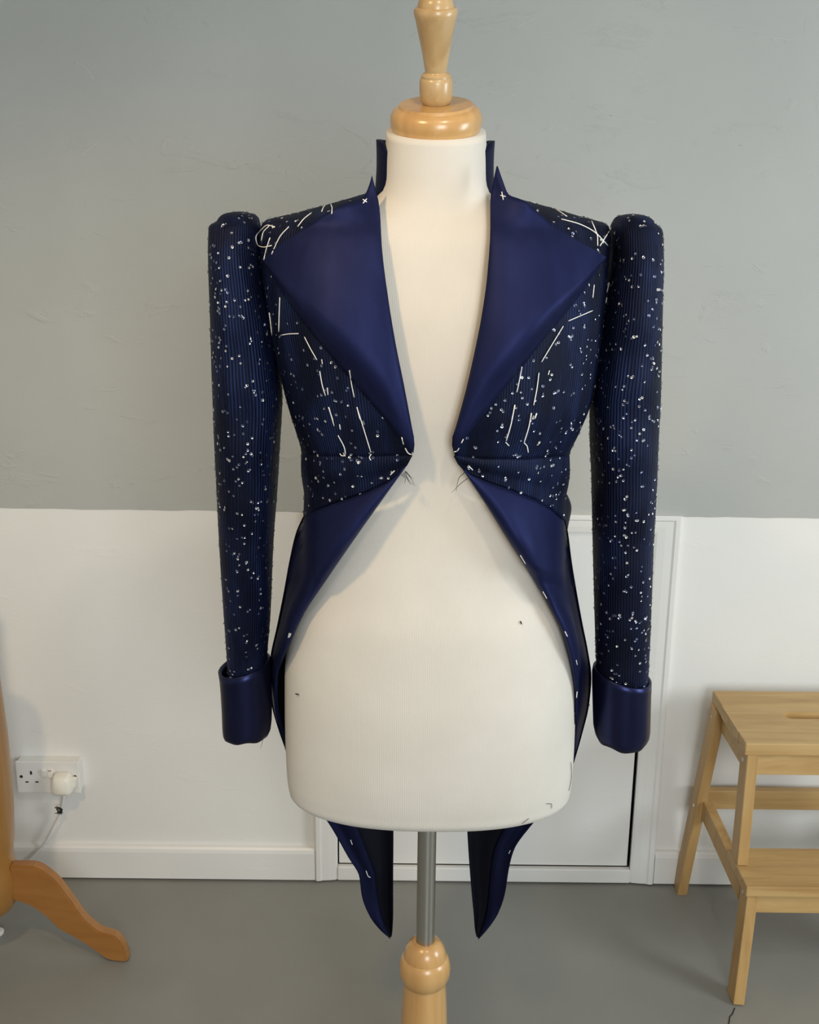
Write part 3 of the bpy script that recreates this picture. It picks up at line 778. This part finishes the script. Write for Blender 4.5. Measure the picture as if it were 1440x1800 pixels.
# ---- sequins: small pierced discs sewn at random, one scatter per piece of cloth
def sequins(o, density, seed):
    r = random.Random(seed); verts, faces = RAW[o.name]; V, Fc, MI = [], [], []
    tris = []; A = []
    for f in faces:
        for k in range(1, len(f) - 1):
            a, b, c = verts[f[0]], verts[f[k]], verts[f[k+1]]; ar = (b-a).cross(c-a).length/2
            if ar > 1e-10: tris.append((a, b, c)); A.append(ar)
    tot = sum(A); n = int(tot*density); cen = sum(verts, Vector())/len(verts)
    picks = r.choices(range(len(tris)), A, k=n)
    for q in picks:
        a, b, c = tris[q]; u, v = r.random(), r.random()
        if u + v > 1: u, v = 1-u, 1-v
        nm = (b-a).cross(c-a).normalized(); p = a + (b-a)*u + (c-a)*v
        ref = Vector((p.x - cen.x, p.y - AX, 0.0)) if o.name.startswith('sleeve') else Vector((p.x - 0.02, p.y - AX, 0.15))
        if nm.dot(ref) < 0: nm = -nm
        for rep in range(1 if r.random() < .8 else 2):
            if rep: t_ = nm.orthogonal().normalized(); p = p + t_*r.uniform(-.004, .004) + nm.cross(t_)*r.uniform(-.004, .004)
            tilt = Vector((r.gauss(0, .16), r.gauss(0, .16), r.gauss(0, .16))); nn = (nm + tilt).normalized()
            t = nn.orthogonal().normalized(); s = nn.cross(t); R = r.uniform(.0012, .0018); ri = R*0.5
            base = len(V); c0 = p + nm*0.0007; sg = 8
            for k in range(sg):
                an = 2*math.pi*k/sg; e = t*math.cos(an) + s*math.sin(an)
                V.append(c0 + e*R); V.append(c0 + e*ri - nn*.0003)
            m = r.choices((0, 1, 2), (45, 18, 37))[0]
            for k in range(sg):
                a0, a1 = base + 2*k, base + 2*((k+1) % sg); Fc.append((a0, a1, a1+1, a0+1)); MI.append(m)
    org = origin(o); me = bpy.data.meshes.new('sequins'); me.from_pydata([tuple(v - org) for v in V], [], Fc)
    me.materials.append(M_SEQ); me.materials.append(M_SEQW); me.materials.append(M_SEQB)
    me.polygons.foreach_set('material_index', MI)
    s = link('sequins', me, o); s['kind'] = 'stuff'
    return s
D = 4300
for k, (o, d) in enumerate(((slL, D*1.2), (slR, D*1.35), (fpL, D*.95), (fpR, D), (wpL, D), (wpR, D), (bp, D*.8), (tlL, D*.6), (tlR, D*.6))): sequins(o, d, 11 + k)

# ------------------------------------------------------------------ step stool
FY, BYY, TZ = 1.832, 2.065, 0.50
sx0 = at(1312, 1302, FY).x; sw = 0.43
stool = thing('step_stool', 'oiled pine two step stool with slotted top against the white wall', 'stool', (sx0 + sw/2, 1.9, 0.0))
xm = sx0 + sw/2
def slot_board():
    """top board glued from three strips, hand slot cut through the middle one"""
    b = 0.025; y0, y1 = FY, BYY; d = (y1 - y0)
    ys = [y0, y0 + d*.20, y0 + d*.69, y1]; s0, s1 = xm - .105, xm + .105; sl0, sl1 = y0 + d*.455, y0 + d*.585
    box('board', (xm, (ys[0]+ys[1])/2, TZ - b/2), (sw, ys[1]-ys[0]-.0006, b), M_STOOLX, stool, bev=.0025)
    box('board', (xm, (ys[2]+ys[3])/2, TZ - b/2), (sw, ys[3]-ys[2]-.0006, b), M_STOOLX, stool, bev=.0025)
    # middle strip with a rounded slot
    bm = bmesh.new(); ns = 10; outer = []; inner = []
    rad = (sl1 - sl0)/2; ym = (sl0 + sl1)/2
    for k in range(ns + 1):
        a = -math.pi/2 + math.pi*k/ns; inner.append((s1 - rad + math.cos(a)*rad, ym + math.sin(a)*rad)); outer.append((xm + sw/2, ys[1] + .0003 + (ys[2] - ys[1] - .0006)*k/ns))
    for k in range(ns + 1):
        a = math.pi/2 + math.pi*k/ns; inner.append((s0 + rad + math.cos(a)*rad, ym + math.sin(a)*rad)); outer.append((xm - sw/2, ys[2] - .0003 - (ys[2] - ys[1] - .0006)*k/ns))
    n = len(inner); L = []
    for pts, z in ((outer, TZ - .0006), (inner, TZ - .0006), (inner, TZ - b), (outer, TZ - b)): L.append([bm.verts.new((x, y, z)) for x, y in pts])
    for q in range(4):
        A_, B_ = L[q], L[(q+1) % 4]
        for k in range(n): bm.faces.new((A_[k], A_[(k+1) % n], B_[(k+1) % n], B_[k]))
    bm_obj('board', bm, M_STOOLX, stool)
slot_board()
SZ = 0.245; SFY = at_z(1312, 1559, SZ).y; SBY = at_z(1400, 1491, SZ).y
LW, LD = .021, .042                               # timber of the legs
xl_ = lambda p, off: (p - xm) + 0  # offset of the left member from the middle
f_b, t_b = at_z(1191, 1573, 0), at(1255, 1248, 2.035)
f_s, t_s = at_z(1289, 1769, 0), at(1313, 1580, SFY + .006)
b_u, t_u = at(1296, 1520, SFY + .066), at(1313, 1340, FY + .004)
def leg_pair(name, foot, top, z0, z1, y0, y1):
    for s in (-1, 1):
        a, b = xm - foot.x - LW/2, xm - top.x - LW/2
        beam(name, (xm + s*a, y0, z0), (xm + s*b, y1, z1), LW, LD, M_STOOLZ, stool)
leg_pair('back_leg', f_b, t_b, 0.0, TZ - .026, f_b.y + LD/2, 2.038)
leg_pair('front_leg', b_u, t_u, SZ, TZ - .026, SFY + .066 + LD/2, FY + .003 + LD/2)
leg_pair('step_leg', f_s, t_s, 0.0, SZ - .022, f_s.y + LD/2, SFY + .005 + LD/2)
for s in (-1, 1):
    X = xm + s*(xm - t_u.x)
    box('side_rail', (X - s*(LW/2 + .002), (FY + BYY)/2, TZ - .026 - .0225), (.017, BYY - FY - .085, .045), M_STOOLX, stool)
    a = Vector((X - s*.012, SFY + .054, SZ - .046)); b = Vector((xm + s*(xm - f_b.x - LW - .015), f_b.y + .010, .236))
    zv = (b - a).normalized(); xv = Vector((1, 0, 0)); yv = zv.cross(xv).normalized(); xv = yv.cross(zv); R = Matrix((xv, yv, zv)).transposed()
    box('diagonal_rail', (a + b)/2, (.020, .044, (b - a).length), M_STOOLZ, stool, R)
    for (yy, zz_, fx) in ((FY + .026, TZ - .047, t_u.x), (2.042, TZ - .05, t_b.x), ((f_b.y + LD/2)*.51 + 2.038*.49 - .006, .232, f_b.x*.51 + t_b.x*.49), (SFY + .028, SZ - .032, t_s.x)):
        lathe('screw', [(.0045, -.002), (.0045, .0010), (.0038, .0015), (.0022, .0015), (.0020, .0002), (.0005, .0002)], M_SCREW, stool,
              (xm + s*(xm - fx), yy, zz_), Matrix.Rotation(s*math.pi/2, 3, 'Y'), 16)
hw = xm - t_u.x - LW
box('front_rail', (xm, FY + .020, TZ - .026 - .0225), (2*hw, .018, .045), M_STOOLX, stool)
box('rear_rail', (xm, f_b.y + .016, .232), (2*(xm - f_b.x - LW - .008), .018, .045), M_STOOLX, stool)
box('step_rail', (xm, SFY + .022, SZ - .024 - .021), (2*hw, .018, .040), M_STOOLX, stool)
dS = SBY - SFY
box('step_board', (xm, SFY + dS/2, SZ - .011), (sw - .006, dS, .022), M_STOOLX, stool, bev=.0025)

# ------------------------------------------------------------------ stand at the left edge
LX, LY = at(-31, 1560, 1.87).x, 1.87
st = thing('wooden_stand', 'orange beech pedestal stand with curved foot at the left edge', 'stand', (LX, LY, 0))
zz = lambda py: at(0, py, LY).z
rr = lambda px, py: at(px, py, LY).x - LX
lathe('post', [(.058, zz(1592)), (rr(27, 1580), zz(1585)), (rr(30, 1575), zz(1572)), (rr(29, 1540), zz(1535)), (rr(24, 1520), zz(1520)), (rr(20, 1505), zz(1505)), (rr(22, 1480), zz(1480)), (rr(21, 1430), zz(1430)), (rr(17, 1370), zz(1370)), (rr(10, 1300), zz(1300)), (rr(3, 1250), zz(1250)), (rr(-4, 1200), zz(1200)), (rr(-9, 1150), zz(1150)), (.020, .66), (.030, .67), (.030, .69), (.012, .70)], wood('orange_beech_post', (0.25, 0.11, 0.02), (0.31, 0.145, 0.03), (0.37, 0.18, 0.045), 'Z', 0.6, 0.35, 0.3), st, (LX, LY, 0), None, 48)
lathe('pole', [(.0125, .68), (.0125, .84)], M_CHROME, st, (LX, LY, 0), None, 24)
lathe('knob', [(.013, .835), (.017, .845), (.017, .858), (.010, .868), (.002, .871)], M_CHROME, st, (LX, LY, 0), None, 24)
RL = rr(29, 1540)
foot_x = at_z(222, 1679, 0).x
for a in (-4, 118, 238):
    curved_leg('foot', LX, LY, math.radians(a), RL, zz(1514), zz(1573), 0.225 if True else 0, M_ORANGE, st)

# ------------------------------------------------------------------ socket, plug, cord
sk = thing('wall_socket', 'white double wall socket with one plug beside the left stand', 'socket', at(87, 1391, WALL_Y))
def wp(px, py, h): return at(px, py, WALL_Y - h)
c = (wp(30, 1333, .0) + wp(143, 1391, .0))/2
PX0, PX1 = wp(31, 1365, .02).x, wp(142, 1365, .02).x; PZ0, PZ1 = wp(87, 1393, .025).z, wp(87, 1338, .025).z
pc = Vector(((PX0+PX1)/2, WALL_Y, (PZ0+PZ1)/2)); pw, ph_ = PX1 - PX0, PZ1 - PZ0
box('back_box', pc + Vector((.001, -.011, .001)), (pw - .004, .022, ph_ - .004), M_PLASTIC, sk, bev=.002)
box('face_plate', pc + Vector((0, -.025, 0)), (pw, .007, ph_), M_PLASTIC, sk, bev=.0025)
def on_plate(px, py): p = wp(px, py, .0285); return p
for (px, py) in ((37.5, 1365), (132, 1365)):
    lathe('screw', [(.0034, -.001), (.0034, .0006), (.0005, .0008)], M_HOLE, sk, on_plate(px, py), Matrix.Rotation(math.pi/2, 3, 'X'), 14)
for (px, py, a, b) in ((54.5, 1358.5, .0045, .0085), (47.5, 1374.5, .0068, .0032), (65, 1374.5, .0068, .0032)):
    p = on_plate(px, py); box('pin_hole', (p.x, p.y + .0003, p.z), (a, .0016, b), M_HOLE, sk, bev=.0003, seg=1)
for (px, py, t) in ((78, 1359, .18), (89.5, 1359, -.18)):
    p = on_plate(px, py); box('rocker_switch', (p.x, p.y - .0012, p.z), (.0105, .006, .0185), M_PLASTIC, sk, Matrix.Rotation(t, 3, 'X'), .0012)
p = on_plate(88.5, 1353.2); box('switch_mark', (p.x, p.y - .0052, p.z), (.006, .0008, .0016), plain('red_mark', (.35, .03, .02), .5), sk, bev=.0002, seg=1)
plug = thing('mains_plug', 'cream three pin plug pushed into the right half of the wall socket', 'plug', wp(112, 1375, .05))
q = wp(112, 1374, .050); 
def plug_body():
    bm = bmesh.new(); sec = [(.0000, .0225, .0235), (.006, .0230, .0240), (.016, .0220, .0230), (.024, .0190, .0205), (.0275, .0150, .017)]
    rows = []; n = 24
    p0 = wp(112, 1374, .031)
    for h, a, b in sec:
        r = []
        for k in range(n):
            an = 2*math.pi*k/n; sx = math.copysign(abs(math.cos(an))**.42, math.cos(an)); sz = math.copysign(abs(math.sin(an))**.42, math.sin(an))
            kx = 1 - 0.16*max(0, sz)
            r.append(bm.verts.new((p0.x + sx*a*kx, p0.y - h, p0.z + sz*b)))
        rows.append(r)
    for A_, B_ in zip(rows[:-1], rows[1:]):
        for k in range(n): bm.faces.new((A_[k], A_[(k+1) % n], B_[(k+1) % n], B_[k]))
    bm.faces.new(rows[0]); bm.faces.new(rows[-1])
    o = bm_obj('plug_body', bm, M_CREAM, plug, smooth=True)
    e = o.modifiers.new('edges', 'EDGE_SPLIT'); e.split_angle = math.radians(50)
plug_body()
gp = wp(129, 1376, .038)
box('plug_grip', (gp.x, gp.y + .003, gp.z), (.011, .010, .024), M_CREAM, plug, Matrix.Rotation(.2, 3, 'Y'), .003)
cp = spline([wp(112, 1395, .042), wp(111, 1404, .036), wp(108, 1420, .022), wp(105, 1433, .018), wp(97, 1450, .016), wp(82, 1478, .018), wp(66, 1498, .022), wp(50, 1514, .024), wp(30, 1532, .030), wp(10, 1545, .05), at_z(-30, 1560, .004), at_z(-90, 1575, .004)], 50)
tube('cord', cp, .0031, M_PLASTIC, plug, 10)
tp = wp(104.5, 1424, .026); tie = []
for k in range(26):
    a = k*1.25; tie.append(tp + Vector((.008*math.sin(a*1.7) + .003*math.cos(3*a), -.003*math.cos(a), .008*math.cos(a*1.1) + .002*math.sin(5*a))))
tag(tube('twist_tie', spline(tie, 90), .0007, M_BLACKTH, None, 5), 'black wire twist tie wound round the white cord below the plug', 'tie')

# white cap lying on the floor at the left edge
wc = at_z(-4, 1639, .004)
tag(lathe('plastic_cap', [(.011, 0), (.0125, .002), (.0125, .007), (.010, .009), (.006, .009), (.005, .006), (.001, .006)], M_PLASTIC, None, (wc.x, wc.y, 0.0), None, 28), 'small white round plastic cap on the grey floor at the left edge', 'cap')
# hairline crack in the floor paint
ck = [at_z(x, y, 0.0004) for x, y in ((1292, 1772), (1288, 1782), (1283, 1788), (1282, 1797), (1279, 1806))]
tube('crack', ck, .0012, M_HOLE, fl, 4)
